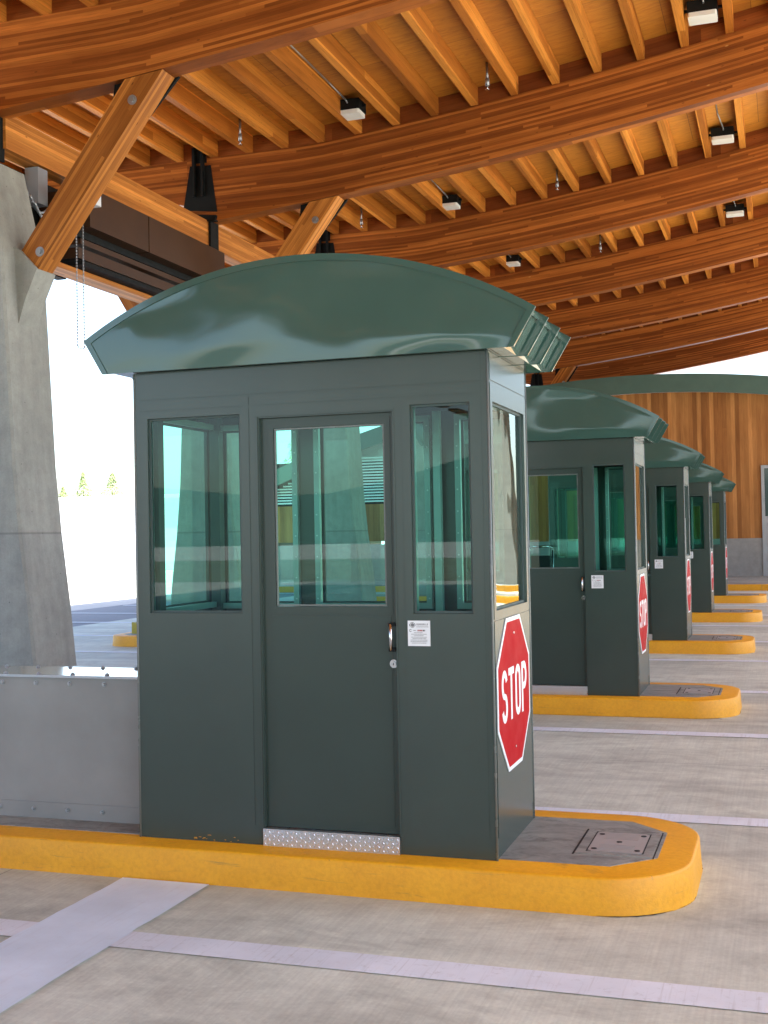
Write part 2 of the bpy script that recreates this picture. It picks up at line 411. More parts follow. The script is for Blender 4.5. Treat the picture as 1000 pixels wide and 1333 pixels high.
def wall(mb, us, vs, holes, P, t, m=0):
    """flat panel with rectangular holes. P(u,v,d) -> point, d = 0 outer face .. t inner face"""
    def solid(i, j):
        if i < 0 or j < 0 or i >= len(us)-1 or j >= len(vs)-1: return False
        cu, cv = (us[i]+us[i+1])/2, (vs[j]+vs[j+1])/2
        return not any(a < cu < b and c < cv < d for a, b, c, d in holes)
    for i in range(len(us)-1):
        for j in range(len(vs)-1):
            if not solid(i, j): continue
            u0, u1, v0, v1 = us[i], us[i+1], vs[j], vs[j+1]
            for d in (0, t): mb.poly([P(u0, v0, d), P(u1, v0, d), P(u1, v1, d), P(u0, v1, d)], m=m)
            for (ni, nj, a, b) in ((i-1, j, (u0, v0), (u0, v1)), (i+1, j, (u1, v0), (u1, v1)), (i, j-1, (u0, v0), (u1, v0)), (i, j+1, (u0, v1), (u1, v1))):
                if not solid(ni, nj): mb.poly([P(*a, 0), P(*b, 0), P(*b, t), P(*a, t)], m=m)
def wallp(mb, u0, u1, v0, v1, holes, P, t, m=0):
    us = sorted({u0, u1, *[h[0] for h in holes], *[h[1] for h in holes]}); vs = sorted({v0, v1, *[h[2] for h in holes], *[h[3] for h in holes]})
    us = [u for u in us if u0 <= u <= u1]; vs = [v for v in vs if v0 <= v <= v1]
    wall(mb, us, vs, holes, P, t, m)

SP = 5.92          # lane module
GZ = -.17          # lane surface

# ------------------------------------------------------------------ ground
def sheet(name, x0, x1, y0, y1, z, m):
    b = MB(); b.poly([(x0, y0, z), (x1, y0, z), (x1, y1, z), (x0, y1, z)])
    return struct(b.build(name, m))
sheet('ground', -900, 900, -900, 1200, GZ-.012, 'apron')
sheet('road', -15.6, -12.4, -300, 300, GZ-.006, 'asphalt')
sheet('lane_pavement', -12.4, 16, -32, 29.5, GZ, 'lane')
b = MB(); b.box((-17.3, 29.45, GZ-.1), (6.7, 36, 0)); struct(b.build('pavement', 'slab'))
b = MB()
for k in range(12): b.box((-17.3+k*2, 29.41, GZ-.05), (-17.3+k*2+1.992, 29.60, .003), 0)
struct(b.build('kerb', 'kerb'))
b = MB(); z = GZ+.004
for n in range(-1, 5):
    for yy in (1.80, 4.90):
        y = yy + SP*n
        b.poly([(-15.4, y-.10, z), (16, y-.10, z), (16, y+.10, z), (-15.4, y+.10, z)])
struct(b.build('lane_lines', 'line'))
b = MB(); z = GZ+.008
for n in range(0, 5):
    random.seed(n); y0, y1 = -4.82+SP*n, -.19+SP*n
    L_ = [(-1.92+random.uniform(-.004, .004), y0+(y1-y0)*k/40, z) for k in range(41)]
    R_ = [(-1.437+random.uniform(-.005, .005), y0+(y1-y0)*k/40, z) for k in range(41)]
    for k in range(40): b.poly([L_[k], R_[k], R_[k+1], L_[k+1]])
struct(b.build('stop_bars', 'bar'))

# ------------------------------------------------------------------ traffic islands
def rrect(x0, x1, y0, y1, r, n=10):
    pts = []
    for cx, cy, a0 in ((x1-r, y0+r, -90), (x1-r, y1-r, 0), (x0+r, y1-r, 90), (x0+r, y0+r, 180)):
        for k in range(n+1):
            a = R(a0+90*k/n); pts.append((cx+r*math.cos(a), cy+r*math.sin(a)))
    return pts
def chamf(x0, x1, y0, y1, c):
    return [(x0+c, y0), (x1-c, y0), (x1, y0+c), (x1, y1-c), (x1-c, y1), (x0+c, y1), (x0, y1-c), (x0, y0+c)]
def island(x0, x1, label, group, loc_y, right=True):
    t = thing('traffic_island', label, 'traffic island', ((x0+x1)/2, loc_y+.46, GZ), group)
    y0, y1 = loc_y-.165, loc_y+1.105
    b = MB(); rings = []
    for ins, zz in ((-.012, GZ-.02), (-.006, GZ+.05), (0, -.014), (.004, -.004), (.013, 0)):
        rings.append([(x, y, zz) for x, y in rrect(x0+ins, x1-ins, y0+ins, y1-ins, .42-ins*.5)])
    n = len(rings[0])
    for a, c in zip(rings[:-1], rings[1:]):
        for k in range(n): b.poly([a[k], a[(k+1) % n], c[(k+1) % n], c[k]], sm=True)
    b.poly(rings[-1], sm=True)
    b.build('kerb', 'kerb', t)
    b = MB(); ins = [(x, y) for x, y in chamf(x0+.16, x1-.165, loc_y+.035, loc_y+.93, .2)]
    b.prism(ins, lambda a, c: (a, c, -.02), lambda a, c: (a, c, .003)); b.build('slab', 'slab', t)
    # access cover near the nose
    xc0, xc1 = (x1-.51, x1-.24) if right else (x0+.24, x0+.51)
    b = MB()
    for (a0, a1, c0, c1) in ((xc0-.05, xc1+.05, .215, .262), (xc0-.05, xc1+.05, .655, .70), (xc0-.05, xc0-.004, .262, .655), (xc1+.004, xc1+.05, .262, .655)):
        b.box((a0, loc_y+c0, .001), (a1, loc_y+c1, .007))
    f = b.build('access_cover', 'slab', t)
    b = MB(); b.prism(chamf(xc0+.003, xc1-.003, loc_y+.268, loc_y+.649, .02), lambda a, c: (a, c, .002), lambda a, c: (a, c, .0085))
    for k in range(14): 
        yy = loc_y+.29+k*.025; 
        if not 5 <= k <= 8: b.box((xc0+.05, yy, .0085), (xc1-.05, yy+.010, .0105))
    b.build('lid', 'cover', f)
    b = MB(); b.box((xc0-.004, loc_y+.262, .0032), (xc0+.0025, loc_y+.655, .0078)); b.build('lid_gap', 'rubber', f)
    b = MB(); b.box((xc1-.0025, loc_y+.262, .0032), (xc1+.004, loc_y+.655, .0078)); b.build('lid_gap', 'rubber', f)
    b = MB(); b.box((xc0-.062, loc_y+.203, .0032), (xc0-.053, loc_y+.712, .0046)); b.build('frame_gap', 'rubber', f)
    b = MB(); b.box((xc1+.053, loc_y+.203, .0032), (xc1+.059, loc_y+.712, .0046)); b.build('frame_gap', 'rubber', f)
    b = MB(); b.box((xc0-.06, loc_y+.706, .0032), (xc1+.06, loc_y+.712, .0046)); b.build('frame_gap', 'rubber', f)
    b = MB()
    for a, c in ((xc0+.03, .31), (xc1-.03, .60), (xc0+.03, .60), (xc1-.03, .31), ((xc0+xc1)/2, .46)):
        b = MB(); b.cyl((a, loc_y+c, .0086), (a, loc_y+c, .0108), .014, 12); b.build('lifting_hole', 'rubber', f)
    # dark joint round the foot
    b = MB(); random.seed(int(loc_y*10)+3)
    o1 = rrect(x0-.004, x1+.004, y0-.004, y1+.004, .42, 24); o2 = []
    for k, (x, y) in enumerate(o1):
        nx = x-((x0+x1)/2); s_ = .002+random.random()*.009+(.010*max(0, math.sin(k*.23)) if x > x1-.5 else 0)
        cx = min(max(x, x0+.42), x1-.42); cy = loc_y+.47
        d = Vector((x-cx, y-cy)).normalized(); o2.append((x+d.x*s_, y+d.y*s_))
    for k in range(len(o1)):
        k2 = (k+1) % len(o1); b.poly([(*o1[k], GZ+.003), (*o2[k], GZ+.003), (*o2[k2], GZ+.003), (*o1[k2], GZ+.003)])
    b.build('joint_seal', 'rubber', t)
    return t
I_LAB = ['yellow kerbed concrete island under the nearest booth, with a square access cover at its nose',
         'yellow kerbed island under the second booth of the row',
         'yellow kerbed island under the third booth, its far end carrying the bent yellow pipe',
         'yellow kerbed island under the fourth booth of the row',
         'yellow kerbed island under the fifth and farthest booth']
for n in range(5): island(-9.3, .893, I_LAB[n], 'yellow kerbed booth islands', SP*n)
for n in range(0, 5): island(4.2, 14.4, 'yellow kerbed island in the outer row beyond the right side, level with booth %s' % ['one', 'two', 'three', 'four', 'five'][n], 'yellow kerbed islands of the outer row', SP*n, right=False)

# bent pipe stub on island three
b = MB(); prof = [(-.09, 0), (.09, 0), (.09, .06)] + [(-.09+.18*math.cos(R(a)), .0+.06+.13*math.sin(R(a))) for a in range(10, 91, 10)]
b.prism(prof, lambda a, c: (-9.0+a+.05, 2*SP+.30, c+.003), lambda a, c: (-9.0+a+.05, 2*SP+.46, c+.003))
tag(b.build('pipe_stub', 'olive', origin=(-8.95, 2*SP+.38, .003)), 'small rounded olive yellow pipe stub on the end of the left yellow island', 'pipe')

# ------------------------------------------------------------------ toll booth
BL, BW, BH = 1.925, .885, 2.45
def booth():
    root = thing('toll_booth', 'x', 'toll booth', (-BL/2, BW/2, .003), 'green roofed toll booths')
    T = .05
    F = lambda u, v, d: (u, d, v)                # front
    Bk = lambda u, v, d: (u, BW-d, v)
    Rt = lambda u, v, d: (-d, u, v)
    Lt = lambda u, v, d: (-BL+d, u, v)
    WZ0, WZ1 = 1.18, 2.205
    fh = [(-1.848, -1.313, WZ0, WZ1), (-1.215, -.484, 0, 2.185), (-.395, -.092, WZ0, WZ1)]
    bh = [(-1.82, -1.36, WZ0, WZ1), (-1.20, -.56, WZ0, WZ1), (-.36, -.10, WZ0, WZ1)]
    sh = [(.075, .81, 1.19, 2.21)]
    b = MB()
    wallp(b, -BL, 0, 0, BH, fh, F, T)
    wallp(b, -BL, 0, 0, BH, bh, Bk, T)
    wallp(b, T, BW-T, 0, BH, sh, Rt, T); wallp(b, T, BW-T, 0, BH, sh, Lt, T)
    b.build('wall', 'body', root)
    # cover plates with thin shadow lines
    b = MB(); O = .0035
    def plate(P, u0, u1, v0, v1, holes, g=.02):
        Q = lambda u, v, d: P(u, v, -O+d)
        hs = [(h[0]-g*0, h[1]+g*0, h[2]-g*0, h[3]+g*0) for h in holes]
        wallp(b, u0, u1, v0, v1, hs, Q, O*.95)
    for P, hs in ((F, fh), (Bk, bh)):
        plate(P, -1.895, -1.262, .10, 2.235, [hs[0]])
        plate(P, -.435, -.035, .10, 2.235, [hs[2]])
        plate(P, -1.895, -.035, 2.305, 2.44, [])
        plate(P, -1.895, -1.262, 2.247, 2.293, []); plate(P, -1.24, -.035, 2.247, 2.293, [])
    for P in (Rt, Lt):
        plate(P, .03, BW-.03, .10, 1.14, []); plate(P, .03, BW-.03, 1.15, 2.30, sh); plate(P, .03, BW-.03, 2.312, 2.44, [])
    b.build('cover_panel', 'body', root)
    b = MB()
    for x, y in ((0, 0), (-BL, 0), (0, BW), (-BL, BW)): b = MB(); b.cyl((x, y, 0.0), (x, y, BH-.002), .006, 10); b.build('corner_highlight_bead', 'bead', root)  # corner edge highlight put into the lighter bead colour
    b = MB(); b.box((-BL+T, T, .0), (-T, BW-T, .03)); b.build('floor_plate', 'inner', root)
    b = MB(); b.box((-BL+T, T, BH-.06), (-T, BW-T, BH-.03)); b.build('ceiling_panel', 'inner', root)
    b = MB()
    for x in (-BL+T, -T-.06): 
        for y in (T, BW-T-.06): b = MB(); b.box((x, y, .03), (x+.06, y+.06, BH-.06)); b.build('corner_post', 'inner', root)
    # windows: inner aluminium frame and pane
    def window(P, u0, u1, v0, v1, nm='window', din=T, riv=True, gl='glass'):
        b = MB(); fw_, dp = .022, .03
        wallp(b, u0-.028, u1+.028, v0-.028, v1+.028, [(u0+.004, u1-.004, v0+.004, v1-.004)], lambda u, v, d: P(u, v, din+.001+d), dp)
        # outer bead
        wallp(b, u0+.0006, u1-.0006, v0+.0006, v1-.0006, [(u0+.012, u1-.012, v0+.012, v1-.012)], lambda u, v, d: P(u, v, .012+d), .012, 1)
        if riv:
            for k in range(9):
                v = v0+.03+(v1-v0-.06)*k/8
                for u in (u0-.014, u1+.014): b.cyl(P(u, v, din+dp), P(u, v, din+dp+.004), .005, 6, 2)
        w_ = b.build(nm, ['frame', 'inner', 'signwhite'], root)
        b = MB(); b.poly([P(u0+.006, v0+.006, .020), P(u1-.006, v0+.006, .020), P(u1-.006, v1-.006, .020), P(u0+.006, v1-.006, .020)])
        b.build('pane', gl, w_)
    for h in (fh[0], fh[2]): window(F, *h)
    for h in bh: window(Bk, *h)
    window(Rt, *sh[0], gl='sideglass'); window(Lt, *sh[0])
    # door, set back in its opening
    D0 = .030
    Pd = lambda u, v, d: (u, D0+d, v)
    b = MB(); dw = (-1.138, -.540, 1.213, 2.125)
    wallp(b, -1.208, -.491, .09, 2.178, [dw], Pd, .035)
    wallp(b, -1.160, -.520, .13, 1.165, [], lambda u, v, d: Pd(u, v, -.003+d), .0028)
    wallp(b, -1.168, -.510, 1.178, 2.155, [dw], lambda u, v, d: Pd(u, v, -.003+d), .0028)
    d = b.build('door', 'door', root)
    b = MB(); wallp(b, dw[0]+.002, dw[1]-.002, dw[2]+.002, dw[3]-.002, [(dw[0]+.010, dw[1]-.010, dw[2]+.010, dw[3]-.010)], lambda u, v, q: Pd(u, v, .004+q), .012)
    b.build('door_glazing_bead', 'bead', d)
    b = MB(); b.poly([Pd(dw[0]+.005, dw[2]+.005, .018), Pd(dw[1]-.005, dw[2]+.005, .018), Pd(dw[1]-.005, dw[3]-.005, .018), Pd(dw[0]+.005, dw[3]-.005, .018)])
    b.build('pane', 'glass', d)
    b = MB(); hx, hy = -.512, -.012
    b.cyl((hx, hy, 1.00), (hx, hy, 1.128), .0085, 12)
    b.build('handle', 'chrome', d)
    for z in (1.000, 1.124): b = MB(); b.box((hx-.010, hy-.006, z-.006), (hx+.022, D0-.004, z+.010)); b.build('handle_bracket', 'steel', d)
    b = MB(); b.cyl((-.505, D0+.001, .932), (-.505, D0-.022, .932), .021, 20); b.cyl((-.505, D0-.022, .932), (-.505, D0-.028, .932), .013, 16); b.build('lock', 'chrome', d)
    b = MB(); b.box((-.507, D0-.0288, .925), (-.503, D0-.0278, .938)); b.build('keyhole', 'ink', d)
    # door frame (jamb lining)
    b = MB()
    wallp(b, -1.2149, -.4841, .0+.088, 2.1849, [(-1.2085, -.4905, .0, 2.1785)], lambda u, v, q: (u, .004+q, v), .06)
    b.box((-1.222, -.0045, .09), (-1.214, .01, 2.19)); b.box((-.485, -.0045, .09), (-.477, .01, 2.19)); b.box((-1.222, -.0045, 2.1855), (-.477, .01, 2.193))
    b.build('door_frame', 'body', root)
    # tread plate threshold with raised lugs
    b = MB(); b.box((-1.214, -.012, -.001), (-.485, .05, .086))
    for r_ in range(4):
        for c in range(30):
            x = -1.205+c*.0244+(.0 if r_ % 2 else .0); z = .012+r_*.020
            s_ = 1 if (c+r_) % 2 else -1; cx, cz = x, z+.002
            d1 = Vector((.0075, 0, .0075*s_)); n1 = Vector((-.0022*s_, 0, .0022)); cc = Vector((cx, -.0125, cz)); top = Vector((cx, -.0150, cz))
            A = [cc-d1, cc+n1, cc+d1, cc-n1]
            for k in range(4): b.poly([A[k], A[(k+1) % 4], top+d1*(.35 if k in (1, 2) else -.35)*1.0])
            b.poly([A[0], A[1], top-d1*.35]); b.poly([A[2], A[3], top+d1*.35])
            b.poly([A[1], top+d1*.35, top-d1*.35]); b.poly([A[3], top-d1*.35, top+d1*.35])
    b.build('threshold', 'tread', root)
    # counter inside, back rail and slide track
    b = MB(); b.box((-BL+.06, BW-.34, 1.02), (-.06, BW-.06, 1.06)); b.build('counter', 'inner', root)
    b = MB(); b.box((-.36, .07, .95), (-.06, BW-.36, .98)); b.build('shelf', 'inner', root)
    b = MB(); b.box((-.50, BW-.125, 1.1), (-.46, BW-.085, 2.3)); b.build('inner_mullion', 'frame', root)
    b = MB(); b.box((-1.25, .085, 2.18), (-.10, .12, 2.26)); b.build('door_track', 'steel', root)
    # rating plate
    b = MB(); px0, px1, pz0, pz1 = -.425, -.311, 1.022, 1.146; y = -.0045
    b.box((px0, y-.0015, pz0), (px1, y+.001, pz1)); pl = b.build('rating_plate', 'signwhite', root)
    b = MB(); yy = y-.0022
    def q(x0, x1, z0, z1, m=0): b.box((x0, yy, z0), (x1, yy+.0008, z1), m)
    cx, cz = px0+.024, pz1-.021
    ring = [(cx+.0155*math.cos(R(a)), cz+.0125*math.sin(R(a))) for a in range(0, 360, 15)]
    ri = [(cx+.0125*math.cos(R(a)), cz+.0098*math.sin(R(a))) for a in range(0, 360, 15)]
    for k in range(24):
        if k % 6 != 3: k2 = (k+1) % 24; b.poly([(ring[k][0], yy, ring[k][1]), (ring[k2][0], yy, ring[k2][1]), (ri[k2][0], yy, ri[k2][1]), (ri[k][0], yy, ri[k][1])])
    q(cx-.008, cx-.004, cz-.006, cz+.006); q(cx+.004, cx+.008, cz-.006, cz+.006); q(cx-.002, cx+.002, cz-.008, cz+.008)
    random.seed(5)
    def textline(x0, x1, z, h, m=0):
        x = x0
        while x < x1:
            wd = random.uniform(.002, .006); q(x, min(x+wd, x1), z, z+h, m); x += wd+.0016
    textline(cx+.021, px1-.022, pz1-.019, .0042); textline(px1-.017, px1-.010, pz1-.019, .0042)
    textline(cx+.021, px1-.012, pz1-.026, .0018); textline(cx+.021, px1-.008, pz1-.0315, .0018)
    for a in range(40, 330, 20): 
        p = (px0+.014+.005*math.cos(R(a)), pz1-.048+.006*math.sin(R(a))); q(p[0]-.001, p[0]+.001, p[1]-.001, p[1]+.001)
    textline(px0+.028, px0+.042, pz1-.049, .0026); textline(px0+.050, px0+.076, pz1-.052, .0075, 1); textline(px0+.078, px0+.088, pz1-.052, .0075)
    for k, (a, c) in enumerate(((.032, .076), (.018, .096), (.032, .080), (.018, .096), (.024, .094), (.014, .100), (.014, .098), (.020, .094))):
        textline(px0+a, px0+c, pz1-.060-k*.0072, .0021)
    b.build('print', ['ink', 'redink'], pl)
    # stop sign on the side wall
    S = .765; yc, zc = .42, .757; c8 = S/2*math.tan(R(22.5)); h = S/2
    oct_ = lambda k: [(-c8*k/1, -h*k), (c8*k, -h*k), (h*k, -c8*k), (h*k, c8*k), (c8*k, h*k), (-c8*k, h*k), (-h*k, c8*k), (-h*k, -c8*k)]
    b = MB(); b.prism(oct_(1), lambda a, c: (.0045, yc+a, zc+c), lambda a, c: (.0085, yc+a, zc+c)); sg = b.build('stop_sign', 'signwhite', root)
    b = MB(); b.prism(oct_(.945), lambda a, c: (.0086, yc+a, zc+c), lambda a, c: (.0093, yc+a, zc+c)); b.build('sign_face', 'red', sg)
    b = MB(); Hc, Wc, st = .262, .128, .037
    def stroke(pts, closed=False):
        n = len(pts); Lp, Rp = [], []
        for k in range(n):
            p = Vector(pts[k]); a = Vector(pts[k-1]) if (k > 0 or closed) else None; c = Vector(pts[(k+1) % n]) if (k < n-1 or closed) else None
            d1 = (p-a).normalized() if a is not None else (c-p).normalized(); d2 = (c-p).normalized() if c is not None else d1
            tn = (d1+d2).normalized(); nn = Vector((-tn.y, tn.x)); kf = 1/max(.5, nn.dot(Vector((-d1.y, d1.x))))
            Lp.append(p+nn*st/2*kf); Rp.append(p-nn*st/2*kf)
        for k in range(n if closed else n-1):
            k2 = (k+1) % n
            b.poly([(.0100, yc+v.x, zc+v.y) for v in (Lp[k], Rp[k], Rp[k2], Lp[k2])])
    x0s = [-.5*(4*Wc+3*.027)+k*(Wc+.027) for k in range(4)]
    rx, ry = (Wc-st)/2, (Hc-st)/4; hz = Hc/2-st/2
    cx = x0s[0]+Wc/2
    stroke([(cx+rx*math.cos(R(a)), ry+ry*math.sin(R(a))) for a in range(15, 271, 15)][:-1] + [(cx-.3*rx, .004), (cx+.3*rx, -.004)] + [(cx+rx*math.cos(R(a)), -ry+ry*math.sin(R(a))) for a in range(75, -166, -15)])
    cx = x0s[1]+Wc/2; stroke([(cx-Wc/2, hz), (cx+Wc/2, hz)]); stroke([(cx, hz), (cx, -Hc/2)])
    cx = x0s[2]+Wc/2; rr = rx
    stroke([(cx+rr*math.cos(R(a)), (hz-rr)+rr*math.sin(R(a))) for a in range(0, 181, 15)] + [(cx+rr*math.cos(R(a)), -(hz-rr)+rr*math.sin(R(a))) for a in range(180, 361, 15)], True)
    cx = x0s[3]; rb = (Hc*.56-st)/2
    stroke([(cx+st/2, -Hc/2), (cx+st/2, Hc/2)])
    stroke([(cx+st*.6, hz), (cx+Wc-st/2-rb*.8, hz)] + [(cx+Wc-st/2-rb*.8+rb*.8*math.cos(R(a)), hz-rb+rb*math.sin(R(a))) for a in range(75, -90, -15)] + [(cx+Wc-st/2-rb*.8, hz-2*rb), (cx+st*.6, hz-2*rb)])
    b.build('sign_lettering', 'signwhite', sg)
    for z in (zc+.30, zc-.28): b = MB(); b.cyl((.0094, yc, z), (.0125, yc, z), .007, 10); b.build('sign_bolt', 'chrome', sg)
    # barrel roof
    Cx, Rr = -.970, 2.295; Cz = 2.985-Rr
    xe = 1.222; Ax = math.asin(xe/Rr)
    yf, yb = -.055, .935
    def arcpt(a, r): return (Cx+r*math.sin(a), Cz+r*math.cos(a))
    def profile(r, ang, z0=BH, n=36):
        pts = [arcpt(-ang+2*ang*k/n, r) for k in range(n+1)]
        # radial end cuts down to z0
        def cut(s): 
            px, pz = arcpt(s*ang, r); dx, dz = math.sin(s*ang), math.cos(s*ang); k = (pz-z0)/dz*1.0
            return (px-dx*k*.95, z0)
        return [cut(-1)] + pts + [cut(1)]
    b = MB(); ins = .052/Rr
    outer = profile(Rr-.010, Ax-ins, BH+.002)
    nA = len(outer)
    for k in range(nA-1):
        a, c = outer[k], outer[k+1]; b.poly([(a[0], yf+.01, a[1]), (c[0], yf+.01, c[1]), (c[0], yb-.01, c[1]), (a[0], yb-.01, a[1])], sm=False)
    a, c = outer[-1], outer[0]; b.poly([(a[0], yf+.01, a[1]), (c[0], yf+.01, c[1]), (c[0], yb-.01, c[1]), (a[0], yb-.01, a[1])])
    rf = b.build('roof', 'roof', root)
    # gable plates and ribs
    def gplate(y0, y1, name='gable', wavy=False, full=True):
        b = MB(); pr = profile(Rr, Ax)
        nx, nz = 96, 26
        if wavy:
            import mathutils
            top = lambda x: Cz+math.sqrt(Rr*Rr-(x-Cx)**2)
            ex0, ex1 = pr[0][0], pr[-1][0]; tx0, tx1 = pr[1][0], pr[-2][0]; tz = pr[1][1]
            def pt(i, j):
                # rows from bottom to top; width grows to the tips then follows the arc
                s_ = i/nx; t_ = j/nz
                xb = ex0+(ex1-ex0)*s_; xt = tx0+(tx1-tx0)*s_; zt_ = top(xt)
                x = xb+(xt-xb)*min(1, t_*1.0*(zt_-BH)/max(tz-BH, 1e-4)) if False else xb+(xt-xb)*t_
                z = BH+(zt_-BH)*t_
                e = min(1, 6*t_*(1-t_))*min(1, 10*s_*(1-s_))
                nn = mathutils.noise.noise(Vector((x*1.9, z*2.2, 5.2)))*.0145+mathutils.noise.noise(Vector((x*4.2+9, z*3.5, 1.2)))*.0016
                return (x, y0-nn*e-.002*e, z)
            g = [[pt(i, j) for j in range(nz+1)] for i in range(nx+1)]
            for i in range(nx):
                for j in range(nz): b.poly([g[i][j], g[i+1][j], g[i+1][j+1], g[i][j+1]], sm=True)
        else: b.poly([(x, y0, z) for x, z in pr])
        b.poly([(x, y1, z) for x, z in pr])
        n = len(pr)
        for k in range(n):
            a, c = pr[k], pr[(k+1) % n]; b.poly([(a[0], y0, a[1]), (c[0], y0, c[1]), (c[0], y1, c[1]), (a[0], y1, a[1])])
        o = b.build(name, 'roof', rf)
        if wavy:
            # raised rim following the edge
            b = MB(); o1 = profile(Rr, Ax); o2 = profile(Rr-.034, Ax-.03/Rr, BH+.0)
            for k in range(len(o1)-1):
                A, B_, C_, D_ = o1[k], o1[k+1], o2[k+1], o2[k]
                for yy in (y0-.0065,): b.poly([(A[0], yy, A[1]), (B_[0], yy, B_[1]), (C_[0], yy, C_[1]), (D_[0], yy, D_[1])])
                b.poly([(A[0], y0-.0065, A[1]), (B_[0], y0-.0065, B_[1]), (B_[0], y0+.004, B_[1]), (A[0], y0+.004, A[1])])
                b.poly([(D_[0], y0-.0065, D_[1]), (C_[0], y0-.0065, C_[1]), (C_[0], y0+.002, C_[1]), (D_[0], y0+.002, D_[1])])
            b.build('gable_rim', 'roof', rf)
        return o
    gplate(yf, yf+.012, wavy=True)
    for k in (1, 2): gplate(yf+k*.327-.004, yf+k*.327+.008, 'rib')
    gplate(yb-.012, yb, 'gable')
    # lips at the head of each recess and flanges down its far side, on both ends
    for s_ in (-1, 1):
        for k in range(3):
            y0, y1 = yf+k*.327+.012, yf+(k+1)*.327-.006; b = MB()
            a1, r1 = s_*(Ax-.001), Rr-.002
            a1 = s_*(Ax-ins+.016/Rr); r1 = Rr-.022
            P0 = arcpt(a1, r1); P1 = arcpt(s_*(Ax-ins), r1); P2 = arcpt(s_*(Ax-ins), r1-.014); P3 = arcpt(a1, r1-.014)
            b.prism([P0, P1, P2, P3], lambda a, c: (a, y0, c), lambda a, c: (a, y1, c))
            # flange along the far side of each recess
            for (ra, rb_) in ((r1-.03, r1-.19),):
                Q0, Q1 = arcpt(s_*(Ax-ins), ra), arcpt(s_*(Ax-ins), rb_); Q2, Q3 = arcpt(s_*(Ax-ins+.010/Rr), rb_), arcpt(s_*(Ax-ins+.010/Rr), ra)
                b.prism([Q0, Q1, Q2, Q3], lambda a, c: (a, y1-.13, c), lambda a, c: (a, y1-.03, c))
            b.build('recess_lip', 'roof', rf)
    return root
B_LAB = ['nearest grey green toll booth with barrel roof and STOP sign, filling the foreground',
         'second grey green toll booth in the row, standing directly behind the nearest one',
         'middle toll booth of the row of five, two booths in front of it',
         'fourth toll booth in the row, mostly hidden behind the middle one',
         'fifth and farthest toll booth, closest to the wood clad building']
b0 = booth(); b0['label'] = B_LAB[0]
CP = []
for n in range(1, 5):
    c = copy_tree(b0); c.location.y = BW/2+SP*n; c['label'] = B_LAB[n]

# yellow kerb paint smeared on the foot of the nearest booth
random.seed(11); b = MB()
for k in range(13):
    x = random.choice((random.uniform(-1.62, -1.50), random.uniform(-1.44, -1.34))); z = .006+abs(random.gauss(0, .012)); l = random.uniform(.006, .03); h = random.uniform(.001, .003)
    b.poly([(x, -.0042-k*1e-5, z), (x+l, -.0042-k*1e-5, z-.001), (x+l*.9, -.0042-k*1e-5, z+h), (x+.15*l, -.0042-k*1e-5, z+h*.8)])
tag(b.build('paint_smear', 'kerb', b0), kind=None)

# tube framed stool inside the second booth
t = thing('stool', 'metal tube framed stool inside the second booth, its back loop showing in the door glass', 'stool', (-1.02, SP+.45, .033))
cx, cy_ = -1.02, SP+.45
b = MB(); b.cyl((cx, cy_, .72), (cx, cy_, .79), .17, 20, sm=True); b.build('seat', 'ink', t)
b = MB(); pts = [(cx-.12, cy_+.10, .75)]+[(cx-.12+.04*(1-math.cos(R(a))), cy_+.12, 1.38+.04*math.sin(R(a))) for a in range(0, 91, 30)]+[(cx+.08+.04*math.sin(R(a)), cy_+.12, 1.38+.04*math.cos(R(a))) for a in range(0, 91, 30)]+[(cx+.12, cy_+.10, .75)]
b.tube(pts, .011, 8); b.build('back_loop', 'chrome', t)
b = MB(); b.box((cx-.10, cy_+.108, 1.12), (cx+.10, cy_+.135, 1.33)); b.build('backrest', 'ink', t)
for sx in (-1, 1):
    for sy in (-1, 1): b = MB(); b.cyl((cx+.10*sx, cy_+.10*sy, .72), (cx+.17*sx, cy_+.17*sy, .035), .011, 8); b.build('leg', 'chrome', t)
b = MB(); ring_ = [(cx+.18*math.cos(R(a)), cy_+.18*math.sin(R(a)), .30) for a in range(0, 361, 20)]; b.tube(ring_, .009, 6); b.build('foot_ring', 'chrome', t)

# ------------------------------------------------------------------ steel barrier beside the nearest booth
t = thing('crash_barrier', 'low grey stainless steel barrier box with bolts, left of the nearest booth', 'barrier', (-3.5, .44, .003))
b = MB(); b.box((-5.2, .24, .09), (-2.04, .62, .797)); b.build('panel', 'stainless', t)
b = MB(); b.box((-5.2, .234, .003), (-2.04, .626, .092)); b.build('base_flange', 'stainless', t)
b = MB(); b.box((-5.2, .225, .798), (-2.04, .635, .812)); b.build('top_cap', 'mirror', t)
for k in range(12):
    x = -2.28-k*.222
    for (p, d) in (((x, .24, .765), (0, -1, 0)), ((x-.02, .234, .055), (0, -1, 0)), ((x, .27, .812), (0, 0, 1)), ((x, .59, .812), (0, 0, 1))):
        b = MB(); p = Vector(p); d = Vector(d); b.cyl(p, p+d*.006, .013, 10); b.cyl(p+d*.006, p+d*.012, .010, 10, r1=.005); b.build('bolt', 'galv', t)

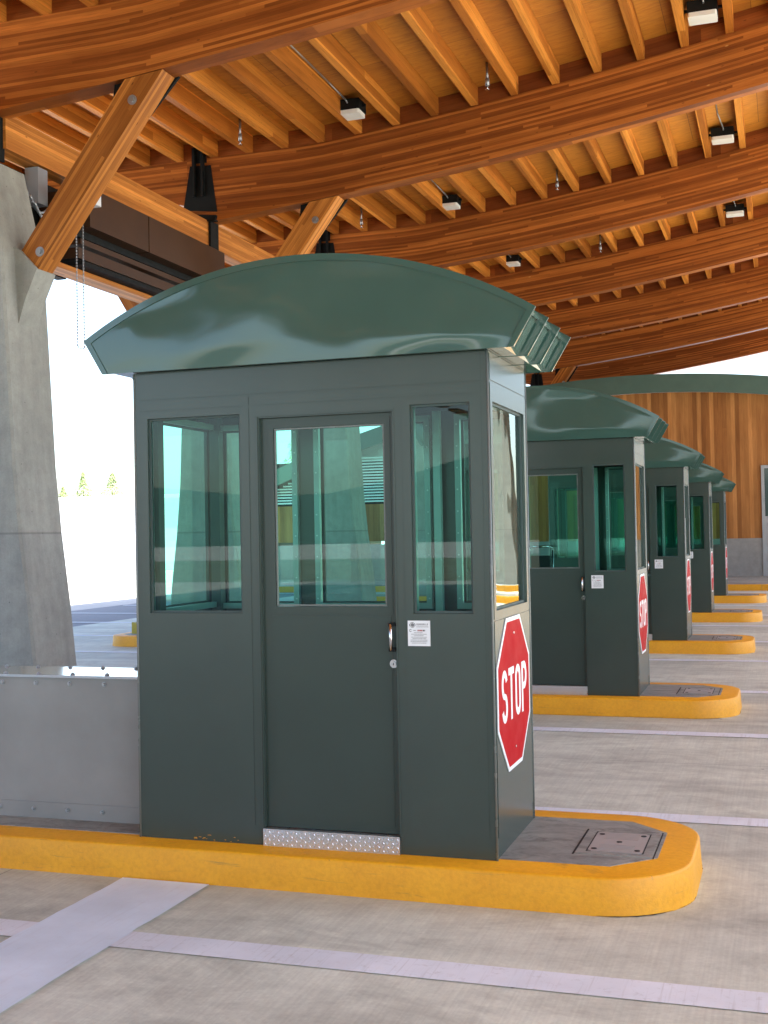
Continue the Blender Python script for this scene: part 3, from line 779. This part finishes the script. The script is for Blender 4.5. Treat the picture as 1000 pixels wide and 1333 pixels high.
# ------------------------------------------------------------------ columns with corbels
def zo(y): return -.09+.05*(y-7.15)/SP      # the whole canopy rises slightly away from the camera
def zt(x): x = max(x, -6.0); return .0063178*x*x+.161318*x+8.8629
def zb(x):
    if x >= -8.29: return .005595*x*x+.162202*x+7.9586
    return min(7.90, 7.33+max(0., (-8.35-x))*.34)
def column(xc, yc, h, label, group, corbel=True, wd=0.):
    t = thing('concrete_column', label, 'column', (xc, yc, .003), group)
    right = [(.85, 0), (.77, .8), (.66, 1.67), (.585, 2.5), (.53, 3.57), (.45, 5.1), (.17, h)]
    prof = [(xc+a, z) for a, z in right]+[(xc-max(a-(.24 if corbel and z < 4 else 0), .30 if z < 4 else .1), z) for a, z in right[::-1]]
    n = len(prof); b = MB(); ch = .03
    def ring(ins, y): 
        o = []
        for k, (x, z) in enumerate(prof): o.append((x-ins if x > xc else x+ins, y, z))
        return o
    rs = [ring(ch, yc-.45), ring(0, yc-.45+ch), ring(0, yc+.45-ch), ring(ch, yc+.45)]
    for a, c in zip(rs[:-1], rs[1:]):
        for k in range(n): b.poly([a[k], a[(k+1) % n], c[(k+1) % n], c[k]])
    b.poly(rs[0]); b.poly(rs[-1])
    b.build('shaft', 'column', t)
    if corbel:
        for s_ in (1, -1):
            P = [(.30, 5.25), (.52, 5.16), (.765, 4.90), (.68, 4.72), (.60, 4.55), (.53, 4.35), (.475, 4.19), (.30, 4.15)]
            b = MB(); b.prism([(xc+s_*(a+(wd*(a-.3)/.465 if s_ < 0 else 0)), z) for a, z in P], lambda a, c: (a, yc-.20, c), lambda a, c: (a, yc+.20, c)); b.build('corbel', 'column', t)
    return t
ORD = ['first', 'second', 'third', 'fourth', 'fifth', 'sixth']
for n in range(0, 5):
    lab = ['tapered concrete column off the left edge of the nearest island', 'tapered concrete column at the left edge, carrying the nearest timber strut',
           'tapered concrete column behind the nearest booth, seen through its left window', 'tapered concrete column seen through the nearest booth door glass', 'tapered concrete column behind the fourth booth lane'][n]
    column(-8.02, 1.23+SP*n, 6.30, lab, 'concrete columns along the left side', wd=.33)
for n in range(0, 6):
    column(7.15, 1.23+SP*n, 9.1, '%s concrete column of the outer row across the lanes, counting from the near end' % ORD[n], 'concrete columns of the outer row', corbel=False)

# ------------------------------------------------------------------ timber canopy
can = thing('canopy', 'large curved glulam timber canopy roof over all the booths and lanes', 'canopy roof', (-2, 16, 0))
XL, XR = -12.5, 8.2  # unseen right edge placed so more sunlit ground brightens the booth sides
BY = [1.23+SP*k-0 for k in range(-6, 8)]     # beam centre lines; unseen rear bays added to darken the gable reflection
def sweep(mb, xs, f0, f1, y0, y1, m=0, zof=zo):
    u = 0
    for a, c in zip(xs[:-1], xs[1:]):
        l = math.hypot(c-a, f1(c)-f1(a)); d0, d1 = f1(a)-f0(a), f1(c)-f0(c)
        A = lambda x, f, y: (x, y, f(x)+zof(y))
        mb.poly([A(a, f0, y0), A(c, f0, y0), A(c, f1, y0), A(a, f1, y0)], [(u, -d0), (u+l, -d1), (u+l, 0), (u, 0)], m)
        mb.poly([A(a, f0, y1), A(c, f0, y1), A(c, f1, y1), A(a, f1, y1)], [(u, 2-d0), (u+l, 2-d1), (u+l, 2), (u, 2)], m)
        w_ = y1-y0
        mb.poly([A(a, f0, y0), A(c, f0, y0), A(c, f0, y1), A(a, f0, y1)], [(u, 3.002), (u+l, 3.002), (u+l, 3.03), (u, 3.03)] if m == 0 else None, m)
        mb.poly([A(a, f1, y0), A(c, f1, y0), A(c, f1, y1), A(a, f1, y1)], [(u, 4), (u+l, 4), (u+l, 4+w_), (u, 4+w_)], m)
        u += l
    for x in (xs[0], xs[-1]): mb.poly([A(x, f0, y0), A(x, f0, y1), A(x, f1, y1), A(x, f1, y0)], m=m)
def rng(a, b_, st): 
    n = max(1, round((b_-a)/st)); return [a+(b_-a)*k/n for k in range(n+1)]
for yc in BY:
    b = MB(); sweep(b, rng(-8.28, XR, .5), zb, zt, yc-.15, yc+.15); b.build('glulam_beam', 'beam', can)
    b = MB(); sweep(b, rng(XL+.1, -8.281, .4), lambda x: zb(x) if x < -8.3 else zb(-8.3), zt, yc-.13, yc+.13); b.build('outrigger_beam', 'beam', can)
JD = .30
zj = lambda x: zt(x)+JD
b = MB()
for yc in BY: sweep(b, rng(XL+.1, XR-.05, .5), lambda x: zt(x)+.001, lambda x: zj(x)-.002, yc-.09, yc+.09)
tag(b.build('blocking', 'block', can), kind='stuff')
b = MB(); sweep(b, rng(XL, XR, .5), zj, lambda x: zj(x)+.03, BY[0]-1.2, BY[-1]+.6); b.build('decking', 'ply', can)
b = MB(); sweep(b, rng(XL-.1, XR+.1, .5), lambda x: zj(x)+.032, lambda x: zj(x)+.2, BY[0]-1.3, BY[-1]+.7); b.build('roof_membrane', 'roofing', can)
# joists
JX = [-12.36+.655*k for k in range(32)]
rest = MB(); cnt = 0
for i in range(len(BY)-1):
    y0, y1 = BY[i]+.091, BY[i+1]-.091
    for x in JX:
        z = zt(x)+JD/2+.001
        vis = (i in (6, 7, 8, 9, 10) and -9.0 < x < 2.0) or (i == 5 and -8.5 < x < -5.0)
        mb = MB() if vis else rest
        mb.bar((x, y0, z+zo(y0)), (x, y1, z+zo(y1)), .115, JD-.004)
        if vis: mb.build('joist', 'joist', can); cnt += 1
tag(rest.build('joist', 'joist', can), kind='stuff')
# rim boards
b = MB(); b.box((XL-.06, BY[0]-1.2, 7.30), (XL-.001, BY[-1]+.6, 8.45)); b.build('fascia', 'beam', can)
b = MB(); b.box((XR+.001, BY[0]-1.2, zb(XR)), (XR+.06, BY[-1]+.6, zj(XR))); b.build('fascia', 'beam', can)
b = MB(); sweep(b, rng(XL, XR, .5), lambda x: zt(x)-.25, lambda x: zj(x)+.03, BY[-1]+.601, BY[-1]+.66); b.build('fascia', 'beam', can)
# edge glulam between the beams, on the column line
for i in range(len(BY)-1):
    b = MB(); b.bar((-8.02, BY[i]+.10, 6.775), (-8.02, BY[i+1]-.10, 6.775), .26, .45); b.build('edge_glulam', 'strut', can)
    b = MB(); b.bar((-7.90, BY[i]+.46, 5.255), (-7.90, BY[i+1]-.46, 5.255), .30, .07); b.build('lower_rail', 'strut', can)
# struts, each side of every column, with steel flitch and bolts
for yc in BY[5:13]:
    for s_ in (1, -1):
        xc = -8.02 if s_ == 1 else -8.35
        f = lambda dx, z: (xc+s_*dx, z); zb_ = lambda x: zb(x)+zo(yc)
        if s_ == 1:
            P = [(.505, 5.14), (.755, 4.91), (2.50, zb_(xc+2.50)-.012), (1.99, zb_(xc+1.99)-.012)]
        else: P = [(.505, 5.14), (.755, 4.91), (2.36, 7.55), (1.86, 7.40)]
        b = MB(); d = Vector((P[2][0]-P[1][0], P[2][1]-P[1][1])).normalized(); nn = Vector((-d.y, d.x))
        pts = [f(*p) for p in P]
        for y in (yc-.15, yc+.15):
            b.poly([(x, y, z) for x, z in pts], [(Vector(p).dot(d), Vector(p).dot(nn)) for p in P])
        for k in range(4):
            k2 = (k+1) % 4; A, B_ = pts[k], pts[k2]; l = math.hypot(B_[0]-A[0], B_[1]-A[1])
            b.poly([(A[0], yc-.15, A[1]), (B_[0], yc-.15, B_[1]), (B_[0], yc+.15, B_[1]), (A[0], yc+.15, A[1])], [(0, 9), (l, 9), (l, 9.3), (0, 9.3)])
        st_ = b.build('strut', 'strut', can)
        if s_ == 1:
            b = MB()
            fl = [(1.80, zb_(xc+1.80)-.004), (2.56, zb_(xc+2.56)-.004), (1.99, 6.56), (1.70, 6.50)]
            b.prism([f(*p) for p in fl], lambda a, c: (a, yc+.152, c), lambda a, c: (a, yc+.19, c))
            b.prism([f(*p) for p in ((1.80, zb_(xc+1.80)-.004), (1.97, zb_(xc+1.97)-.004), (1.82, 6.70), (1.74, 6.66))], lambda a, c: (a, yc-.06, c), lambda a, c: (a, yc+.14, c))
            b.build('steel_shoe', 'steel', st_)
        for (dx, z) in ((.78, 5.12), (2.09, 6.82)) if s_ == 1 else ((.78, 5.12),):
            b = MB(); x, zz = f(dx, z); b.cyl((x, yc-.15, zz), (x, yc-.158, zz), .060, 20); b.cyl((x, yc-.158, zz), (x, yc-.18, zz), .034, 6, sm=False); b.build('bolt_washer', 'galv', st_)
# steel hangers where the beams land on the column line
for yc in BY[5:]:
    b = MB(); y0 = yc-.151; hv = len(b.v)
    b.prism([(-8.36, 7.22), (-7.72, 7.14), (-7.83, 7.95), (-8.22, 7.97)], lambda a, c: (a, y0-.012, c), lambda a, c: (a, y0, c))
    for x in (-8.12, -7.96): b.box((x-.02, y0-.10, 7.42), (x+.02, y0-.012, 8.25))
    b.box((-8.14, y0-.03, 8.0), (-7.90, y0-.012, 8.28))
    b.prism([(-8.36, 7.15), (-7.72, 7.07), (-7.74, 6.98), (-8.10, 6.98)], lambda a, c: (a, y0-.06, c), lambda a, c: (a, y0+.05, c))
    b.box((-8.19, y0-.02, 6.40), (-8.15, y0+.28, 6.98)); b.box((-7.88, y0-.02, 6.38), (-7.84, y0+.28, 7.0)); b.box((-8.15, y0+.02, 6.40), (-7.88, y0+.06, 6.98))
    if yc < 8: b.v = [(x-.09, y, z) for x, y, z in b.v]
    b.build('steel_hanger', 'steel', can)

# ------------------------------------------------------------------ shutter housings between the columns
for i in range(6, 12):
    lab = 'brown steel shutter housing under the edge timber, ' + ('first one, mostly off frame' if i == 6 else 'between left strut and booth roof' if i == 7 else '%s one back, hidden by booths' % ORD[i-6])
    y0, y1 = BY[i]+1.33, BY[i+1]-(.46 if i > 6 else 1.6)
    t = thing('shutter_housing', lab, 'shutter housing', (-7.9, (y0+y1)/2, 5.3), 'brown shutter housings between the columns')
    ym = BY[i]+2.91
    for a, c in ((y0, ym), (ym+.025, y1)):
        b = MB(); b.box((-8.25, a, 5.80), (-7.45, c, 6.335)); b.build('box', 'brown', t)
    b = MB(); b.box((-8.24, ym+.001, 5.81), (-7.47, ym+.024, 6.32)); b.build('box_joint', 'steel', t)
    b = MB()
    for (x0, x1, z0, z1) in ((-8.1, -7.66, 5.70, 5.798), (-8.1, -7.60, 5.585, 5.66), (-8.1, -7.74, 5.661, 5.699), (-8.1, -7.64, 5.40, 5.545), (-8.05, -7.58, 5.30, 5.36), (-8.05, -7.70, 5.361, 5.399)):
        b = MB(); b.box((x0, y0, z0), (x1, y1, z1)); b.build('track', 'brown' if z0 in (5.585, 5.40) else 'steel', t)

# electrics at the head of the left column
t = thing('electrical_box', 'grey galvanised electrical box with cables beside the top of the left column', 'electrical box', (-8.3, 8.55, 6.2))
b = MB(); b.box((-8.12, 7.98, 6.05), (-7.92, 8.20, 6.53)); b.build('enclosure', 'galv', t)
b = MB(); b.box((-8.45, 7.62, 5.3), (-8.30, 9.2, 6.54)); b.build('mounting_plate', 'steel', t)
b = MB()
for k, (dy, dz) in enumerate(((0, 0), (.12, -.1), (.25, -.22))):
    b = MB()
    pts = [(-7.86+.02*k, 7.62+dy*.5+.62*s/14, 6.12+dz*.6-.22*math.sin(math.pi*s/14)) for s in range(15)]
    b.tube(pts, .018, 6); b.build('cable', 'galv', t)
t = thing('motor_box', 'small white motor box behind the left timber strut', 'motor box', (-7.4, 8.4, 6.06))
b = MB(); b.box((-7.44, 8.34, 6.06), (-7.30, 8.52, 6.40)); b.build('casing', 'white', t)
b = MB(); b.box((-7.43, 8.336, 6.08), (-7.32, 8.341, 6.18)); b.build('cover_screw_strip', 'galv', t)
b = MB(); b.tube([(-7.4, 8.06, 4.13), (-7.4, 8.09, 4.10), (-7.4, 8.19, 4.10), (-7.4, 8.22, 4.13)], .006, 6)
for dy in (0, .16):
    for k in range(46): 
        z = 5.95-k*.040; b.box((-7.408, 8.06+dy-.006, z-.028), (-7.392, 8.06+dy+.006, z)) if k % 2 else b.box((-7.404, 8.06+dy-.010, z-.028), (-7.396, 8.06+dy+.010, z))
tag(b.build('hoist_chain', 'galv', origin=(-7.4, 8.14, 4.1)), 'thin hanging metal hand chain loop beside the left column', 'chain')

# ------------------------------------------------------------------ ceiling lights and sprinkler drops
LNAME = {7: 'first', 8: 'second', 9: 'third'}
for i in (7, 8, 9):
    for side, x in (('left', -5.0), ('right', .40)):
        y = BY[i+1]-.95; z = zt(x)+zo(y)
        t = thing('ceiling_light', 'white lens ceiling light in the %s bay of joists from the front, %s one' % (LNAME[i], side), 'ceiling light', (x, y, z+.15), 'boxed lights between the roof joists')
        b = MB(); b.box((x-.21, y-.17, z+.06), (x+.21, y+.17, z+.22)); b.box((x-.27, y-.03, z+.12), (x+.27, y+.0, z+.16)); b.build('housing', 'steel', t)
        b = MB(); b.prism(chamf(x-.20, x+.20, y-.16, y+.16, .02), lambda a, c: (a, c, z-.005), lambda a, c: (a, c, z+.058)); b.build('lens', 'lens', t)
        b = MB(); b.tube([(x-.05, BY[i]+.2+2.0, z+.27), (x-.05, y-.8, z+.27), (x+.02, y-.25, z+.18), (x+.02, y-.17, z+.16)], .013, 8); b.build('conduit', 'galv', t)
for i in (7, 8, 9):
    for side, x in (('left', -6.9), ('middle', -2.78), ('right', 1.33)):
        if i == 9 and side != 'middle': continue
        y = BY[i+1]-.95; z = zt(x)+zo(y)
        t = thing('sprinkler_drop', 'slim metal sprinkler drop in the %s bay of joists, %s one' % (LNAME[i], side), 'sprinkler', (x, y, z), 'metal sprinkler drops under the roof')
        b = MB(); b.cyl((x, y, z+.02), (x, y, z+.29), .02, 8); b.cyl((x, y, z-.06), (x, y, z+.05), .032, 10); b.build('pipe', 'galv', t)
        b = MB(); b.cyl((x, y, z-.12), (x, y, z-.06), .012, 8); b.cyl((x, y, z-.125), (x, y, z-.118), .035, 10); b.build('nozzle', 'chrome', t)

# ------------------------------------------------------------------ wood clad building beyond the lanes
YB = 35.72
t = thing('clad_building', 'wood clad building with an arched green roof band and concrete base beyond the last lane', 'building', (-2, 43, 0))
XB1 = 4.6
za = lambda x: 6.74-(x+3.2)**2/64.0
b = MB(); n = 0
xs = rng(-17.2, .8, .6)
for a, c in zip(xs[:-1], xs[1:]):
    zb0 = 1.24 if a > -11.2 else 1.35
    for yy in (YB,):
        hi = lambda x: min(za(x)-.55, 99) if a > -11.2 else min(za(x)-.55, 2.7)
        b.poly([(a, yy, zb0), (c, yy, zb0), (c, yy, hi(c)), (a, yy, hi(a))], [(zb0, a), (zb0, c), (hi(c), c), (hi(a), a)])
for x0, x1, z0 in ((.8, 2.95, 3.62), (2.95, XB1, 1.24)):
    for a, c in zip(rng(x0, x1, .6)[:-1], rng(x0, x1, .6)[1:]):
        h1, h2 = za(a)-.55, za(c)-.55; b.poly([(a, YB, z0), (c, YB, z0), (c, YB, h2), (a, YB, h1)], [(z0, a), (z0, c), (h2, c), (h1, a)])
a, c = .8, .8
b.poly([(-17.2, YB, 0), (-17.2, YB+14, 0), (-17.2, YB+14, za(-17.2)-.5), (-17.2, YB, za(-17.2)-.5)]); b.poly([(XB1, YB, 0), (XB1, YB+14, 0), (XB1, YB+14, za(XB1)-.5), (XB1, YB, za(XB1)-.5)])
b.build('wood_cladding', 'plank', t)
b = MB()
for x0, x1 in ((-17.2, .645), (3.06, XB1+.01)): b.box((x0, YB-.05, -.02), (x1, YB+.2, 1.24))
b.build('base_wall', 'basewall', t)
b = MB(); sweep(b, rng(-17.9, XB1+.5, .6), lambda x: za(x)-.60, lambda x: za(x)+.0, YB-.62, YB-.50, 0, lambda y: 0)
b.build('roof_band', 'greenmetal', t)
b = MB(); sweep(b, rng(-17.8, XB1+.45, .6), lambda x: za(x)-.16, lambda x: za(x)-.02, YB-.499, YB+14.5, 0, lambda y: 0); b.build('roof', 'roofing', t)
b = MB()
for k in range(16):
    z = 2.78+k*.105
    x1 = -11.2; x0 = -17.2
    while x0 < x1 and za(x0)-.62 < z: x0 += .1
    if x0 < x1-.3: b.box((x0, YB-.06, z), (x1, YB+.03, z+.055))
b.build('louvre', 'white', t)
b = MB(); b.box((-17.0, YB+.1, 2.7), (-11.2, YB+.12, 4.3)); b.build('louvre_backing', 'steel', t)
b = MB(); b.box((.645, YB-.08, 0), (.745, YB+.1, 3.62)); b.box((2.96, YB-.08, 0), (3.06, YB+.1, 3.62)); b.box((.745, YB-.08, 3.52), (2.96, YB+.1, 3.62)); 
d = b.build('door', 'galv', t)
b = MB(); b.box((.745, YB-.03, 0), (2.96, YB+.03, 1.95)); b.build('door_leaf', 'galv', d)
b = MB(); b.box((.745, YB-.02, 1.95), (2.96, YB+.02, 3.52)); b.build('pane', 'darkglass', d)
b = MB(); b.box((-4.4, YB-.03, 1.26), (-3.4, YB+.02, 2.1)); 

# ------------------------------------------------------------------ distance: white warehouse, pole, trees, ridge added for reflections
t = thing('warehouse', 'long white warehouse blown out by the sun beyond the left opening', 'warehouse', (-52, 66, GZ))
b = MB(); b.box((-95, 56, GZ), (-24, 76, 3.95)); b.build('wall', 'wallwhite', t)
b = MB(); b.box((-95.2, 55.8, 3.95), (-23.8, 76.2, 4.15)); b.build('roof', 'wallwhite', t)
b = MB()
for k in range(12): b = MB(); b.box((-92+k*5.6, 55.9, GZ), (-88.8+k*5.6, 55.99, 3.0)); b.build('dock_door', 'white', t)
def conifer(x, y, h, r, label, seed):
    random.seed(seed)
    t = thing('conifer_tree', label, 'tree', (x, y, GZ), 'conifers beyond the white warehouse')
    b = MB(); b.cyl((x, y, GZ), (x, y, h*.9), h*.018, 8, r1=.02); 
    for k in range(14):
        z = h*(.2+.05*k); a = random.random()*6.28; l = r*(1-z/h)*.8
        b.cyl((x, y, z), (x+math.cos(a)*l, y+math.sin(a)*l, z-.1*l), .05, 5, r1=.01)
    b.build('trunk', 'bark', t)
    b = MB()
    for k in range(2600):
        f_ = random.random()**.75; z = h*(.10+.9*f_); rr = r*(1-f_)**.85*(.45+.55*random.random())*(1+.25*math.sin(z*3.1+seed)); a = random.random()*6.283
        p = Vector((x+rr*math.cos(a), y+rr*math.sin(a), z)); s_ = random.uniform(.18, .42)*(.6+.5*(1-f_))
        d1 = Vector((math.cos(a), math.sin(a), -.5)).normalized()*s_; d2 = Vector((-math.sin(a), math.cos(a), random.uniform(-.4, .4)))*s_*.45
        b.poly([p-d1*.4-d2*.5, p+d1, p-d1*.4+d2*.5])
    b.build('crown', 'leaf', t)
for k, (x, y, h, r, lab) in enumerate(((-62.4, 95, 8.2, 2.5, 'pointed conifer just right of the left concrete column, behind the white warehouse'),
        (-59.2, 95, 8.0, 3.6, 'broad conifer in the left opening, between the pointed one and the booth'),
        (-65.3, 96, 6.9, 2.6, 'low conifer half hidden by the edge of the left column'),
        (-56.6, 97, 8.0, 2.6, 'conifer cut off by the left edge of the nearest booth'),
        (-50, 99, 11, 4, 'conifer behind the nearest booth, seen through its left window'),
        (-44, 104, 12, 4, 'conifer seen through the nearest booth, farthest right of the row'))):
    conifer(x, y, h, r, lab, k+1)
t = thing('utility_pole', 'thin pale pole standing far off in the left opening', 'pole', (-63.7, 95, GZ))
b = MB(); b.cyl((-63.7, 95, GZ), (-63.7, 95, 9.6), .06, 8); b.build('mast', 'galv', t)
b = MB(); b.box((-64.1, 94.95, 9.3), (-63.3, 95.05, 9.38)); b.build('crossarm', 'galv', t)
# unseen wooded ridge added behind the camera for the gable to reflect
b = MB(); nS = 120
def hh(a): return 9+8*math.sin(a*3+1)+5*math.sin(a*7+.4)+3*math.sin(a*17)
for k in range(nS):
    a0, a1 = 2*math.pi*k/nS, 2*math.pi*(k+1)/nS
    if not (math.pi*1.05 < (a0 % (2*math.pi)) < math.pi*1.95): continue
    r0, r1, r2_ = 260, 330, 420
    P = lambda r, a, z: (r*math.cos(a), r*math.sin(a), z)
    b.poly([P(r0, a0, GZ), P(r0, a1, GZ), P(r1, a1, hh(a1)), P(r1, a0, hh(a0))], sm=True)
    b.poly([P(r1, a0, hh(a0)), P(r1, a1, hh(a1)), P(r2_, a1, hh(a1)*1.5), P(r2_, a0, hh(a0)*1.5)], sm=True)
struct(b.build('reflection_hills', 'reflection_hill'))
sheet('reflection_verge', -120, 120, -80, -38, GZ-.004, 'grass')  # unseen strip added behind the camera, toned for its band in reflections
